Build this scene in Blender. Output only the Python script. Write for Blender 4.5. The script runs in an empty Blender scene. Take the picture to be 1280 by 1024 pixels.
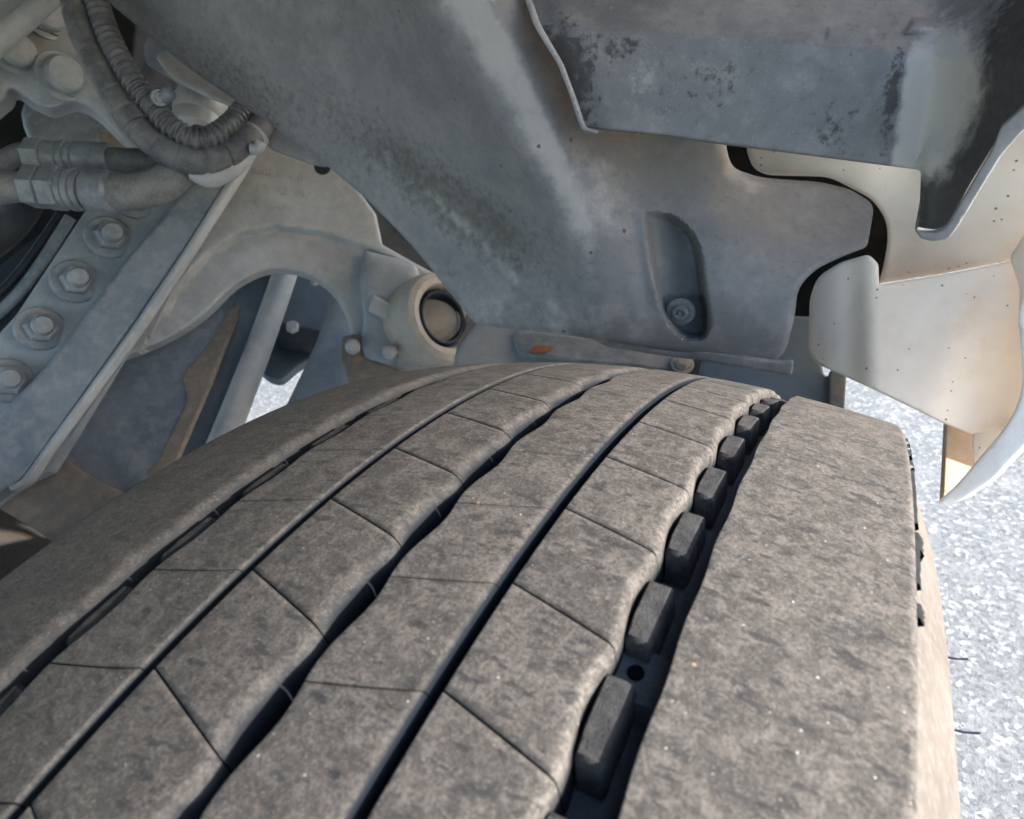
import bpy, math, random
import numpy as np
from mathutils import Vector, Matrix
from mathutils.geometry import delaunay_2d_cdt
random.seed(7); rng = np.random.default_rng(7)
SC = bpy.context.scene
COL = SC.collection

# ------------------------------------------------------------------ camera
CAM = Vector((0.119688, -0.098906, 0.625844))
CR = Matrix(((0.8791921, -0.1289056, 0.4586987),
             (0.4568424, 0.5015138, -0.7346965),
             (-0.1353373, 0.8554924, 0.4998165)))
F = 830.667
cam = bpy.data.objects.new('camera', bpy.data.cameras.new('camera'))
COL.objects.link(cam)
cam.matrix_world = Matrix.Translation(CAM) @ CR.to_4x4()
cam.data.sensor_width = 36; cam.data.lens = 36 * F / 1280
cam.data.clip_start = 0.01; cam.data.clip_end = 2000
cam.data.dof.use_dof = True; cam.data.dof.focus_distance = 0.33; cam.data.dof.aperture_fstop = 18
SC.camera = cam

# ------------------------------------------------------------------ world, sun, exposure
SUN = Vector((1.0, 0.26, 0.385)).normalized()      # towards the sun
el = math.asin(SUN.z); az = math.atan2(SUN.x, SUN.y)
w = bpy.data.worlds.new('World'); SC.world = w; w.use_nodes = True
nt = w.node_tree; bg = nt.nodes['Background']
sky = nt.nodes.new('ShaderNodeTexSky'); sky.sky_type = 'NISHITA'; sky.sun_disc = False
sky.sun_elevation = el; sky.sun_rotation = az
nt.links.new(sky.outputs[0], bg.inputs[0]); bg.inputs[1].default_value = 0.15
sl = bpy.data.lights.new('sun', 'SUN'); sl.energy = 3.8; sl.angle = math.radians(0.5); sl.color = (1, 0.95, 0.87)
so = bpy.data.objects.new('sun', sl); COL.objects.link(so)
so.rotation_euler = SUN.to_track_quat('Z', 'Y').to_euler()
SC.view_settings.view_transform = 'Standard'; SC.view_settings.look = 'None'
SC.view_settings.exposure = 2.2; SC.view_settings.gamma = 1

# ------------------------------------------------------------------ helpers
def W(px, py, d):
    return CAM + CR @ Vector(((px - 640) / F * d, (512 - py) / F * d, -d))

def tag(o, label=None, cat=None, group=None, kind=None):
    if label: o['label'] = label
    if cat: o['category'] = cat
    if group: o['group'] = group
    if kind: o['kind'] = kind
    return o

def empty(name, loc, label, cat, group=None):
    o = bpy.data.objects.new(name, None); COL.objects.link(o); o.location = loc
    o.empty_display_size = 0.05
    return tag(o, label, cat, group)

def link(name, me, mat, parent=None, smooth=True):
    if mat and not me.materials: me.materials.append(mat)
    if smooth:
        me.shade_smooth()
    o = bpy.data.objects.new(name, me); COL.objects.link(o)
    if parent:
        o.parent = parent
        loc = parent.location.copy(); p = parent.parent
        while p: loc = loc + p.location; p = p.parent
        # meshes are written in world coordinates: undo the parents' offset
        o.location = -loc
    return o

def mesh(name, v, f):
    me = bpy.data.meshes.new(name); me.from_pydata([tuple(p) for p in v], [], f); me.update(); return me

def sharp(me, deg=38):
    try: me.set_sharp_from_angle(angle=math.radians(deg))
    except Exception: pass

def crom(pts, n=6, closed=True):
    P = [np.array(p, float) for p in pts]; out = []
    N = len(P); R = range(N) if closed else range(N - 1)
    for i in R:
        if closed: a, b, c, d = P[i - 1], P[i], P[(i + 1) % N], P[(i + 2) % N]
        else: a, b, c, d = P[max(i - 1, 0)], P[i], P[i + 1], P[min(i + 2, N - 1)]
        for k in range(n):
            t = k / n
            out.append(0.5 * ((2 * b) + (c - a) * t + (2 * a - 5 * b + 4 * c - d) * t * t + (3 * b - a - 3 * c + d) * t ** 3))
    if not closed: out.append(P[-1])
    return out

def rc(pts, r=6, n=4):
    """polygon with its corners rounded by r (a point may carry its own r as 3rd value)"""
    out = []; N = len(pts)
    for i in range(N):
        p = np.array(pts[i][:2], float); rr = pts[i][2] if len(pts[i]) > 2 else r
        a = np.array(pts[i - 1][:2], float) - p; b = np.array(pts[(i + 1) % N][:2], float) - p
        la, lb = np.linalg.norm(a), np.linalg.norm(b); q = min(rr, la * .45, lb * .45)
        if q < .3: out.append(p); continue
        s, e = p + a / la * q, p + b / lb * q
        for k in range(n + 1):
            t = k / n; out.append((1 - t) ** 2 * s + 2 * t * (1 - t) * p + t * t * e)
    return out

def dens(pts, step):
    out = []; N = len(pts)
    for i in range(N):
        a, b = pts[i], pts[(i + 1) % N]; L = np.linalg.norm(b - a); n = max(1, int(L / step))
        for k in range(n): out.append(a + (b - a) * k / n)
    return np.array(out)

def inpoly(Q, P):
    x, y = Q[:, 0], Q[:, 1]; ins = np.zeros(len(Q), bool); j = len(P) - 1
    for i in range(len(P)):
        xi, yi = P[i]; xj, yj = P[j]
        c = ((yi > y) != (yj > y)); 
        with np.errstate(divide='ignore', invalid='ignore'):
            c &= x < (xj - xi) * (y - yi) / (yj - yi + 1e-12) + xi
        ins ^= c; j = i
    return ins

def dist(Q, P, closed=True):
    best = np.full(len(Q), 1e9); N = len(P)
    for i in range(N if closed else N - 1):
        a = P[i]; b = P[(i + 1) % N]; ab = b - a; L = ab @ ab + 1e-12
        t = np.clip(((Q - a) @ ab) / L, 0, 1)
        best = np.minimum(best, np.linalg.norm(Q - (a + t[:, None] * ab), axis=1))
    return best

def sst(x, a, b):
    t = np.clip((x - a) / (b - a), 0, 1); return t * t * (3 - 2 * t)

class PL:
    """plane through three sight-line points"""
    def __init__(s, a, b, c):
        A, B, C_ = W(*a), W(*b), W(*c)
        n = (B - A).cross(C_ - A).normalized()
        if n.dot(CAM - A) < 0: n = -n
        s.A, s.n = A, n
    def hit(s, px, py, h=0):
        d = CR @ Vector(((px - 640) / F, (512 - py) / F, -1))
        t = (s.A - CAM).dot(s.n) / d.dot(s.n)
        return CAM + d * t - d.normalized() * h

def panel(name, outl, pl, thick, mat, parent=None, step=None, roll=(0, 0), h=None, holes=(), fine=(), attrs=None, raised=0, seg=8):
    """solid sheet on a plane: outline given on the sight lines, h = relief along the plane's normal (m),
    roll = (width in px, drop in m) of the rounded rim, holes = outlines cut through it"""
    loops = [dens([np.array(p[:2], float) for p in outl], seg)] + [dens([np.array(p[:2], float) for p in q], seg) for q in holes]
    pts = []; edges = []
    for L in loops:
        o = len(pts); pts += list(L); edges += [(o + i, o + (i + 1) % len(L)) for i in range(len(L))]
    cand = []
    rw = roll[0]
    if rw:
        for L in loops:
            nx = np.roll(L, -1, 0) - np.roll(L, 1, 0); nr = np.stack([-nx[:, 1], nx[:, 0]], 1); nr /= np.linalg.norm(nr, axis=1)[:, None] + 1e-9
            for fr in (.12, .35, .65, 1.0):
                for s in (1, -1):
                    q = L + nr * s * rw * fr
                    cand.append(q[np.minimum.reduce([dist(q, K) for K in loops]) > rw * fr * .93])
    def lattice(x0, y0, x1, y1, st):
        X, Y = np.meshgrid(np.arange(x0, x1, st), np.arange(y0, y1, st)); X = X + (np.arange(X.shape[0]) % 2 * st / 2)[:, None]
        return np.stack([X.ravel(), Y.ravel()], 1)
    if step:
        mn, mx = loops[0].min(0), loops[0].max(0)
        q = lattice(mn[0], mn[1], mx[0], mx[1], step)
        for (x0, y0, x1, y1, st) in fine:
            q = q[~((q[:, 0] > x0) & (q[:, 0] < x1) & (q[:, 1] > y0) & (q[:, 1] < y1))]
        q = [q] + [lattice(*fz) for fz in fine]; q = np.concatenate(q)
        q = q[np.minimum.reduce([dist(q, K) for K in loops]) > max(rw * 1.15, step * .4)]
        cand.append(q)
    if cand:
        c = np.concatenate(cand); ok = inpoly(c, loops[0])
        for K in loops[1:]: ok &= ~inpoly(c, K)
        pts += list(c[ok])
    r = delaunay_2d_cdt([Vector((float(p[0]), float(p[1]))) for p in pts], edges, [], 2, 1e-4)
    V = np.array([(v.x, v.y) for v in r[0]]); T = [tuple(t) for t in r[2]]
    H = np.full(len(V), float(raised))
    if h: H = H + h(V[:, 0], V[:, 1])
    if rw:
        dd = np.minimum.reduce([dist(V, K) for K in loops]); t = np.clip(1 - dd / rw, 0, 1)
        H -= roll[1] * (1 - np.sqrt(np.clip(1 - t * t, 0, 1)))
    fr = [pl.hit(float(a), float(b), float(c)) for (a, b), c in zip(V, H)]
    bk = [p - pl.n * thick for p in fr]
    # consistent facing
    t0 = T[0]; nn = (fr[t0[1]] - fr[t0[0]]).cross(fr[t0[2]] - fr[t0[0]])
    if nn.dot(pl.n) < 0: T = [t[::-1] for t in T]
    n = len(fr); faces = list(T) + [tuple(i + n for i in t[::-1]) for t in T]
    ec = {}
    for t in T:
        for i in range(3):
            a, b = t[i], t[(i + 1) % 3]; ec[(a, b)] = 1
    for (a, b) in ec:
        if (b, a) not in ec: faces.append((b, a, a + n, b + n))
    me = mesh(name, fr + bk, faces)
    if attrs:
        for k, fn in attrs.items():
            at = me.attributes.new(k, 'FLOAT', 'POINT'); val = np.concatenate([fn(V[:, 0], V[:, 1])] * 2).astype(np.float32)
            at.data.foreach_set('value', val)
    o = link(name, me, mat, parent); sharp(me, 42)
    return o

def frames(P):
    T = [(P[min(i + 1, len(P) - 1)] - P[max(i - 1, 0)]).normalized() for i in range(len(P))]
    up = Vector((0, 0, 1)) if abs(T[0].z) < .9 else Vector((1, 0, 0))
    N = [(up - T[0] * up.dot(T[0])).normalized()]
    for t in T[1:]: N.append((N[-1] - t * N[-1].dot(t)).normalized())
    return T, N

def tube(name, pts, rad, mat, parent=None, seg=16, sub=8, ring=None, cap=True, sq=1.0):
    """pts: 3D points; rad: number or one per point; ring(s)->factor, s = metres along"""
    Q = [Vector(q) for q in crom([tuple(p) for p in pts], sub, False)]
    if not hasattr(rad, '__len__'): rad = [rad] * len(pts)
    R0 = [float(x) for x in np.interp(np.arange(len(Q)) / sub, range(len(rad)), rad)]
    if ring:
        step, fn = ring; S = [0]
        for i in range(1, len(Q)): S.append(S[-1] + (Q[i] - Q[i - 1]).length)
        n = int(S[-1] / step); s = np.linspace(0, S[-1], n)
        A = np.array([list(q) for q in Q]); Q2 = [Vector([float(np.interp(x, S, A[:, k])) for k in range(3)]) for x in s]
        R0 = [float(np.interp(x, S, R0)) * fn(x, i) for i, x in enumerate(s)]; Q = Q2
    T, N = frames(Q); v = []; f = []
    for i, q in enumerate(Q):
        B = T[i].cross(N[i])
        for k in range(seg):
            a = 2 * math.pi * k / seg; v.append(q + (N[i] * math.cos(a) * sq + B * math.sin(a)) * R0[i])
    for i in range(len(Q) - 1):
        for k in range(seg):
            a, b = i * seg + k, i * seg + (k + 1) % seg; f.append((a, b, b + seg, a + seg))
    if cap: f.append(tuple(range(seg))[::-1]); f.append(tuple(len(v) - seg + k for k in range(seg)))
    me = mesh(name, v, f); o = link(name, me, mat, parent); sharp(me, 50); return o

def lathe(name, o, ax, prof, mat, parent=None, seg=28, ref=None, arc=None):
    """prof: (distance along the axis, radius); seg = 6 gives a hexagon"""
    ax = Vector(ax).normalized(); r = ref or (Vector((0, 0, 1)) if abs(ax.z) < .8 else Vector((1, 0, 0)))
    X = (r - ax * r.dot(ax)).normalized(); Y = ax.cross(X); v = []; f = []
    for (h, rr) in prof:
        for k in range(seg):
            a = 2 * math.pi * k / seg; v.append(Vector(o) + ax * h + (X * math.cos(a) + Y * math.sin(a)) * rr)
    for i in range(len(prof) - 1):
        for k in range(seg):
            a, b = i * seg + k, i * seg + (k + 1) % seg; f.append((a, b, b + seg, a + seg))
    if prof[-1][1] > 1e-6: f.append(tuple(len(v) - seg + k for k in range(seg)))
    if prof[0][1] > 1e-6: f.append(tuple(range(seg))[::-1])
    me = mesh(name, v, f); ob = link(name, me, mat, parent); sharp(me, 35); return ob

def box(name, lo, hi, mat, parent=None, bev=.01):
    import bmesh
    bm = bmesh.new(); bmesh.ops.create_cube(bm, size=1)
    for v in bm.verts: v.co = Vector([lo[i] + (v.co[i] + .5) * (hi[i] - lo[i]) for i in range(3)])
    if bev: bmesh.ops.bevel(bm, geom=bm.edges[:], offset=bev, segments=3, affect='EDGES', profile=.5)
    me = bpy.data.meshes.new(name); bm.to_mesh(me); bm.free(); o = link(name, me, mat, parent); sharp(me); return o

def bolt(pos, n, s, parent, mat, stud=True, washer=True, ref=None):
    p = pos
    nut = lathe('nut', p, n, [(0, s), (s * .85, s), (s * 1.02, s * .82), (s * 1.04, 0)], BLUE if stud else mat, parent, seg=6, ref=ref)
    if washer: lathe('washer', p, n, [(-s * .1, s * 1.45), (s * .1, s * 1.45), (s * .2, s * 1.35), (s * .2, s * .5)], mat, nut, 28)
    if stud: lathe('stud', p, n, [(s * .8, s * .64), (s * 1.45, s * .64), (s * 1.65, s * .52), (s * 1.68, 0)], mat, nut, 20)
    return nut

# ------------------------------------------------------------------ materials
class M:
    def __init__(s, name):
        s.m = bpy.data.materials.new(name); s.m.use_nodes = True; s.t = s.m.node_tree
        s.b = s.t.nodes['Principled BSDF']; s.pos = s.t.nodes.new('ShaderNodeNewGeometry').outputs['Position']
    def n(s, ty, **kw):
        x = s.t.nodes.new(ty)
        for k, v in kw.items(): setattr(x, k, v)
        return x
    def set(s, sock, v):
        if isinstance(v, bpy.types.NodeSocket): s.t.links.new(v, sock)
        else: sock.default_value = v
    def stretch(s, scale, rot=(0, 0, 0)):
        x = s.n('ShaderNodeMapping'); s.set(x.inputs[0], s.pos); x.inputs['Rotation'].default_value = rot; x.inputs['Scale'].default_value = scale
        return x.outputs[0]
    def noise(s, sc, det=4, ro=.6, vec=None, dist=0):
        x = s.n('ShaderNodeTexNoise'); s.set(x.inputs['Vector'], vec or s.pos); x.inputs['Scale'].default_value = sc
        x.inputs['Detail'].default_value = det; x.inputs['Roughness'].default_value = ro; x.inputs['Distortion'].default_value = dist
        return x.outputs['Fac']
    def voro(s, sc, out='Distance', feat='F1', vec=None):
        x = s.n('ShaderNodeTexVoronoi', feature=feat); s.set(x.inputs['Vector'], vec or s.pos); x.inputs['Scale'].default_value = sc
        return x.outputs[out]
    def ramp(s, v, a, b, c=0., d=1.):
        x = s.n('ShaderNodeMapRange', interpolation_type='SMOOTHSTEP'); s.set(x.inputs[0], v)
        for i, q in enumerate((a, b, c, d)): x.inputs[i + 1].default_value = q
        return x.outputs[0]
    def math(s, op, a, b=0.):
        x = s.n('ShaderNodeMath', operation=op); s.set(x.inputs[0], a); s.set(x.inputs[1], b); return x.outputs[0]
    def mix(s, f, a, b):
        x = s.n('ShaderNodeMix', data_type='RGBA'); s.set(x.inputs[0], f)
        for i, q in ((6, a), (7, b)): s.set(x.inputs[i], q if isinstance(q, bpy.types.NodeSocket) else (*q, 1))
        return x.outputs[2]
    def attr(s, nm):
        x = s.n('ShaderNodeAttribute'); x.attribute_name = nm; return x.outputs['Fac']
    def sep(s, v):
        x = s.n('ShaderNodeSeparateColor'); s.set(x.inputs[0], v); return x.outputs[0]
    def bump(s, h, st, dist=.001, prev=None):
        x = s.n('ShaderNodeBump'); s.set(x.inputs['Height'], h); x.inputs['Strength'].default_value = st; x.inputs['Distance'].default_value = dist
        if prev: s.set(x.inputs['Normal'], prev)
        return x.outputs[0]
    def done(s, col, rough=.6, nrm=None, metal=0., spec=.5):
        s.set(s.b.inputs['Base Color'], col if isinstance(col, bpy.types.NodeSocket) else (*col, 1)); s.set(s.b.inputs['Roughness'], rough)
        s.b.inputs['Metallic'].default_value = metal; s.set(s.b.inputs['Specular IOR Level'], spec)
        if nrm: s.set(s.b.inputs['Normal'], nrm)
        return s.m

def m_tread():
    m = M('worn_dusty_rubber')
    big = m.noise(28, 3, .6); mid = m.noise(150, 4, .65, dist=.6); fine = m.noise(900, 3, .7)
    c = m.mix(m.ramp(mid, .41, .59), (.062, .057, .054), (.124, .110, .102))
    c = m.mix(m.ramp(big, .35, .65, 0, .3), c, (.118, .106, .096))
    c = m.mix(m.ramp(m.noise(75, 5, .7), .52, .63, 0, .6), c, (.036, .035, .034))
    blot = m.noise(170, 1.5, .5, vec=m.stretch((.7, 1.5, 1.3), (0, 0, .35)))
    c = m.mix(m.ramp(blot, .56, .72, 0, .8), c, (.026, .027, .030))
    c = m.mix(m.ramp(fine, .42, .66, 0, .6), c, (.036, .035, .034))
    c = m.mix(m.ramp(m.noise(1500, 2, .6), .56, .72, 0, .5), c, (.20, .19, .175))
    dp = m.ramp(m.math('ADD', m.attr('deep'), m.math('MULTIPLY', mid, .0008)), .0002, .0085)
    vd = m.voro(620); vc = m.sep(m.voro(620, 'Color'))
    sp = m.math('MULTIPLY', m.ramp(m.math('ADD', vd, m.math('MULTIPLY', fine, .5)), .32, .42, 1, 0), m.ramp(vc, .92, 1.0, 0, .8))
    c = m.mix(sp, c, (.62, .60, .56))
    vd2 = m.voro(160); vc2 = m.sep(m.voro(160, 'Color'))
    sp2 = m.math('MULTIPLY', m.ramp(vd2, .08, .14, 1, 0), m.ramp(vc2, .985, .99, 0, .7))
    c = m.mix(sp2, c, (.40, .27, .17))
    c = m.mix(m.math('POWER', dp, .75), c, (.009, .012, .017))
    flk = m.noise(260, 2.5, .6, vec=m.stretch((.6, 1.6, 1.3), (0, 0, .25)))
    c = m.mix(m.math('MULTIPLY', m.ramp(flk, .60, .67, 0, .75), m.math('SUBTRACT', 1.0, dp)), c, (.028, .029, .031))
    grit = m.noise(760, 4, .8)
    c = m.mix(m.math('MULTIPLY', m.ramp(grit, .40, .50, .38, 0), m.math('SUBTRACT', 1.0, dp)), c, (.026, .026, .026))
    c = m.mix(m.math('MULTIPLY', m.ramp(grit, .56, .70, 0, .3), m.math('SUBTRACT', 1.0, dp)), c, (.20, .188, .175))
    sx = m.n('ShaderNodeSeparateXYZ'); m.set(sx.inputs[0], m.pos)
    c = m.mix(m.ramp(m.math('ADD', sx.outputs[0], m.math('MULTIPLY', big, .05)), -.12, .15, .74, 0), c, (.016, .016, .0155))  # shade falling off towards the inner side, painted into the tread colour
    h = m.math('ADD', m.math('MULTIPLY', mid, .25), m.math('MULTIPLY', grit, .7))
    h = m.math('SUBTRACT', h, m.math('MULTIPLY', m.ramp(blot, .58, .72), .15))
    return m.done(c, m.ramp(fine, .2, .8, .62, .9), m.bump(h, .5, .0007), spec=m.math('MULTIPLY', m.math('SUBTRACT', 1.0, dp), .10))

def m_rubber(name, a, b, rough=.7, sc=60, bm=.25, spec=.35):
    m = M(name); n1 = m.noise(sc, 5, .65); f = m.noise(sc * 12, 2, .6)
    c = m.mix(m.ramp(n1, .35, .65), a, b); c = m.mix(m.ramp(f, .4, .8, 0, .3), c, tuple(min(1, x * 2.2) for x in b))
    return m.done(c, rough, m.bump(m.math('ADD', n1, f), bm, .0008), spec=spec)

def m_plastic(name, a, b, dust, stain=(.028, .026, .024), rough=.55, extra=False, bm=.22, sh=(.25, .80)):
    """weathered black plastic: chalky bleaching, a painted lit crease band, dust film, stains where the part carries a 'stain' map"""
    m = M(name); n0 = m.noise(7, 5, .6, dist=.4); n1 = m.noise(38, 6, .7); f = m.noise(620, 3, .7)
    g = m.noise(170, 4, .7)
    c = m.mix(m.ramp(n0, .32, .68), a, b)
    c = m.mix(m.ramp(n1, .42, .72, 0, .28), c, dust)
    c = m.mix(m.ramp(g, .56, .74, 0, .35), c, stain)
    c = m.mix(m.ramp(f, .55, .8, 0, .35), c, dust)
    if extra:
        nz = m.math('MULTIPLY', m.math('SUBTRACT', m.math('ADD', m.math('MULTIPLY', n1, .5), m.math('MULTIPLY', g, .5)), .5), 3.2 if sh[0] > .3 else 2.2)
        nz = m.math('MULTIPLY', nz, m.ramp(m.attr('stain'), .02, .2))
        st = m.math('MULTIPLY', m.ramp(m.math('ADD', m.attr('stain'), nz), sh[0], sh[1]), .85)
        c = m.mix(st, c, stain)
        nz2 = m.math('MULTIPLY', m.math('MULTIPLY', m.math('SUBTRACT', n1, .5), 1.6), m.ramp(m.attr('bleach_lit'), .02, .3))
        st2 = m.math('MULTIPLY', m.ramp(m.math('ADD', m.attr('bleach_lit'), nz2), .0 if sh[0] < .3 else .15, 1.0 if sh[0] < .3 else .75), .68)
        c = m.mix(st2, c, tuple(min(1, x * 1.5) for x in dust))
    vd = m.voro(55); vc = m.sep(m.voro(55, 'Color'))
    c = m.mix(m.math('MULTIPLY', m.ramp(m.math('ADD', vd, m.math('MULTIPLY', g, .25)), .20, .24, 1, 0), m.ramp(vc, .965, .97)), c, (.42, .42, .41))
    vd = m.voro(90); vc = m.sep(m.voro(90, 'Color'))
    c = m.mix(m.math('MULTIPLY', m.ramp(m.math('ADD', vd, m.math('MULTIPLY', g, .35)), .28, .34, 1, 0), m.ramp(vc, .93, .94, 0, .8)), c, (.02, .02, .02))
    h = m.math('ADD', m.math('MULTIPLY', g, .6), m.math('MULTIPLY', f, .5))
    return m.done(c, m.ramp(g, .3, .7, rough - .1, rough + .15), m.bump(h, bm, .0007), spec=.45)

def m_metal(name, a, b, dust, rough=.55, sc=9, dsc=.6, rust=0., spec=.4):
    m = M(name); n0 = m.noise(sc, 5, .6, dist=.3); n1 = m.noise(sc * 6, 5, .7); f = m.noise(500, 3, .7)
    c = m.mix(m.ramp(n0, .35, .65), a, b); c = m.mix(m.ramp(n1, .4, .7, 0, dsc), c, dust)
    c = m.mix(m.ramp(f, .5, .8, 0, .25), c, tuple(x * .5 for x in a))
    if rust: c = m.mix(m.ramp(m.noise(sc * 2.3, 5, .65), .62 - rust, .74 - rust * .6, 0, .9), c, (.36, .20, .10))
    return m.done(c, rough, m.bump(m.math('ADD', n1, f), .3, .0008), spec=spec)

def m_cream():
    m = M('dirty_cream_plastic'); n0 = m.noise(6, 4, .6, dist=.5); n1 = m.noise(30, 5, .7); g = m.noise(260, 3, .6)
    c = m.mix(m.ramp(n0, .35, .65), (.77, .68, .585), (.66, .555, .46))
    c = m.mix(m.ramp(n1, .45, .75, 0, .35), c, (.50, .40, .29))
    for sc, th, r in ((60, .90, .15), (190, .78, .24), (34, .95, .10)):
        vd = m.voro(sc); vc = m.sep(m.voro(sc, 'Color'))
        c = m.mix(m.math('MULTIPLY', m.ramp(m.math('ADD', vd, m.math('MULTIPLY', g, .22)), r, r + .05, 1, 0), m.ramp(vc, th, th + .01, 0, .85)), c, (.07, .055, .045))
    return m.done(c, .6, m.bump(m.math('ADD', n1, g), .12, .0008), spec=.4)

def m_ground():
    m = M('sunlit_asphalt')
    c1 = m.sep(m.voro(125, 'Color')); c2 = m.sep(m.voro(260, 'Color')); d2 = m.voro(125); n0 = m.noise(2.2, 5, .6); n2 = m.noise(11, 4, .65); n1 = m.noise(110, 5, .75); n3 = m.noise(330, 3, .7)
    c = m.mix(m.ramp(c1, .0, 1), (.12, .12, .122), (.26, .26, .26))
    c = m.mix(m.ramp(c1, .82, .90), c, (.42, .42, .415))
    c = m.mix(m.ramp(c2, .0, 1., 0, .5), c, (.25, .255, .26))
    c = m.mix(m.ramp(n1, .50, .66, 0, .7), c, (.085, .09, .095))
    c = m.mix(m.ramp(n3, .56, .70, 0, .6), c, (.40, .40, .395))
    c = m.mix(m.ramp(n2, .48, .66, 0, .4), c, (.30, .298, .29))
    c = m.mix(m.ramp(n0, .45, .62, 0, .3), c, (.15, .15, .15))
    h = m.math('ADD', m.math('MULTIPLY', n1, -1.2), m.math('ADD', m.math('MULTIPLY', c1, .25), m.math('MULTIPLY', n3, .5)))
    return m.done(c, .85, m.bump(h, .6, .003), spec=.25)

def m_chip():
    m = M('pale_asphalt_chips'); c1 = m.sep(m.voro(120, 'Color')); n = m.noise(300, 3, .7)
    c = m.mix(m.ramp(c1, 0, 1), (.12, .122, .126), (.33, .33, .328)); c = m.mix(m.ramp(n, .4, .7, 0, .4), c, (.16, .165, .17))
    return m.done(c, .7, m.bump(n, .4, .001), spec=.4)

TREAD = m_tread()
DARKHOLE = m_rubber('hole_rubber', (.003, .003, .004), (.004, .004, .005), 1.0, spec=.03)
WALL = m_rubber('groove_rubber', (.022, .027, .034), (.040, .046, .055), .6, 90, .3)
SIDE = m_rubber('dusty_sidewall_rubber', (.066, .056, .050), (.096, .083, .075), .75, 22, .2)
EJECT = m_rubber('ejector_rubber', (.018, .018, .020), (.046, .045, .045), .85, 170, .6, spec=.2)
EJ2 = m_rubber('dark_ejector_rubber', (.010, .010, .011), (.024, .023, .022), .85, 170, .5, spec=.12)
PEEL = m_rubber('bare_black_rubber', (.008, .009, .010), (.016, .017, .019), .8, 200, .3, spec=.1)
WHISK = m_rubber('whisker_rubber', (.02, .025, .06), (.03, .035, .08), .4, 200, .05)
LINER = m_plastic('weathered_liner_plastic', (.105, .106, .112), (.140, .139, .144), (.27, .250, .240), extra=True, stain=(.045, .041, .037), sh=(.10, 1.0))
FLAP = m_plastic('weathered_arch_plastic', (.088, .088, .092), (.135, .133, .134), (.30, .285, .27), extra=True, stain=(.020, .018, .018), bm=.3, sh=(.36, .72))
FLAPLIP = m_metal('scuffed_edge_plastic', (.13, .13, .135), (.20, .20, .20), (.25, .24, .235), .5, 30, .4)
CREAM = m_cream()
BUMPW = m_metal('white_bumper_paint', (.74, .73, .70), (.80, .79, .77), (.66, .62, .56), .35, 14, .3)
TAN = m_metal('mud_tinted_plastic', (.30, .21, .14), (.24, .18, .13), (.36, .30, .24), .7, 12, .5)
UNDERBLACK = m_metal('gap_shade_black', (.004, .005, .006), (.010, .011, .012), (.016, .016, .016), .8, 12, .3, spec=.05)  # near-black colour standing in for shade in deep gaps
SHADOWBLUE = m_metal('shaded_blue_grey', (.055, .075, .095), (.085, .105, .125), (.15, .16, .165), .5, 10, .3)
BRBLUE = m_metal('skylit_bracket_blue', (.075, .11, .15), (.11, .15, .19), (.17, .20, .23), .5, 10, .3)  # blue of the skylight put into the bracket colour
CAST = m_metal('grey_painted_casting', (.24, .25, .255), (.32, .325, .325), (.40, .385, .36), .6, 8, .5)
CAST2 = m_metal('grey_chassis_paint', (.17, .195, .215), (.24, .26, .275), (.33, .33, .325), .6, 8, .5)
BLUE = m_metal('dark_chassis_paint', (.11, .13, .15), (.17, .185, .20), (.28, .28, .28), .6, 9, .5)
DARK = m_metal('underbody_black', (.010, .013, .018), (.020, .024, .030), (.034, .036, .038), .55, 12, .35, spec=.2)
MUD = m_metal('mud_caked_steel', (.10, .088, .078), (.15, .13, .112), (.24, .18, .13), .8, 9, .6)
RUSTY = m_metal('orange_dust_steel', (.19, .145, .105), (.15, .125, .10), (.27, .225, .18), .8, 14, .5)
EYE = m_metal('tan_dusted_casting', (.27, .24, .20), (.30, .285, .26), (.38, .33, .27), .7, 16, .5)
HOSE = m_rubber('dusty_hose_rubber', (.045, .048, .054), (.09, .09, .09), .6, 60, .2)
HOSET = m_rubber('tan_dust_hose', (.070, .073, .076), (.12, .118, .113), .7, 40, .2)
CORR = m_rubber('corrugated_conduit', (.045, .047, .052), (.085, .085, .087), .4, 80, .15)
FIT = m_metal('steel_fitting', (.07, .082, .095), (.12, .13, .14), (.20, .20, .195), .4, 40, .4)
TIE = m_metal('pale_tie_plastic', (.22, .225, .23), (.28, .28, .28), (.22, .21, .20), .5, 40, .4)
CAN = m_metal('grey_canister_metal', (.22, .225, .23), (.30, .30, .30), (.36, .33, .30), .35, 20, .4)
CAB = m_metal('white_cab_paint', (.75, .75, .74), (.78, .78, .77), (.7, .68, .65), .3, 3, .2)
UNDER = m_metal('underbody_grey', (.06, .065, .07), (.09, .095, .10), (.14, .14, .14), .7, 5, .4)

# ------------------------------------------------------------------ ground
g = 300
ground = link('ground', mesh('ground', [(-g, -g, -.5), (g, -g, -.5), (g, g, -.5), (-g, g, -.5)], [(0, 1, 2, 3)]), m_ground(), smooth=False)
tag(ground, 'sunlit pale grey asphalt under and beside the truck wheel', 'ground', kind='structure')
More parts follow.
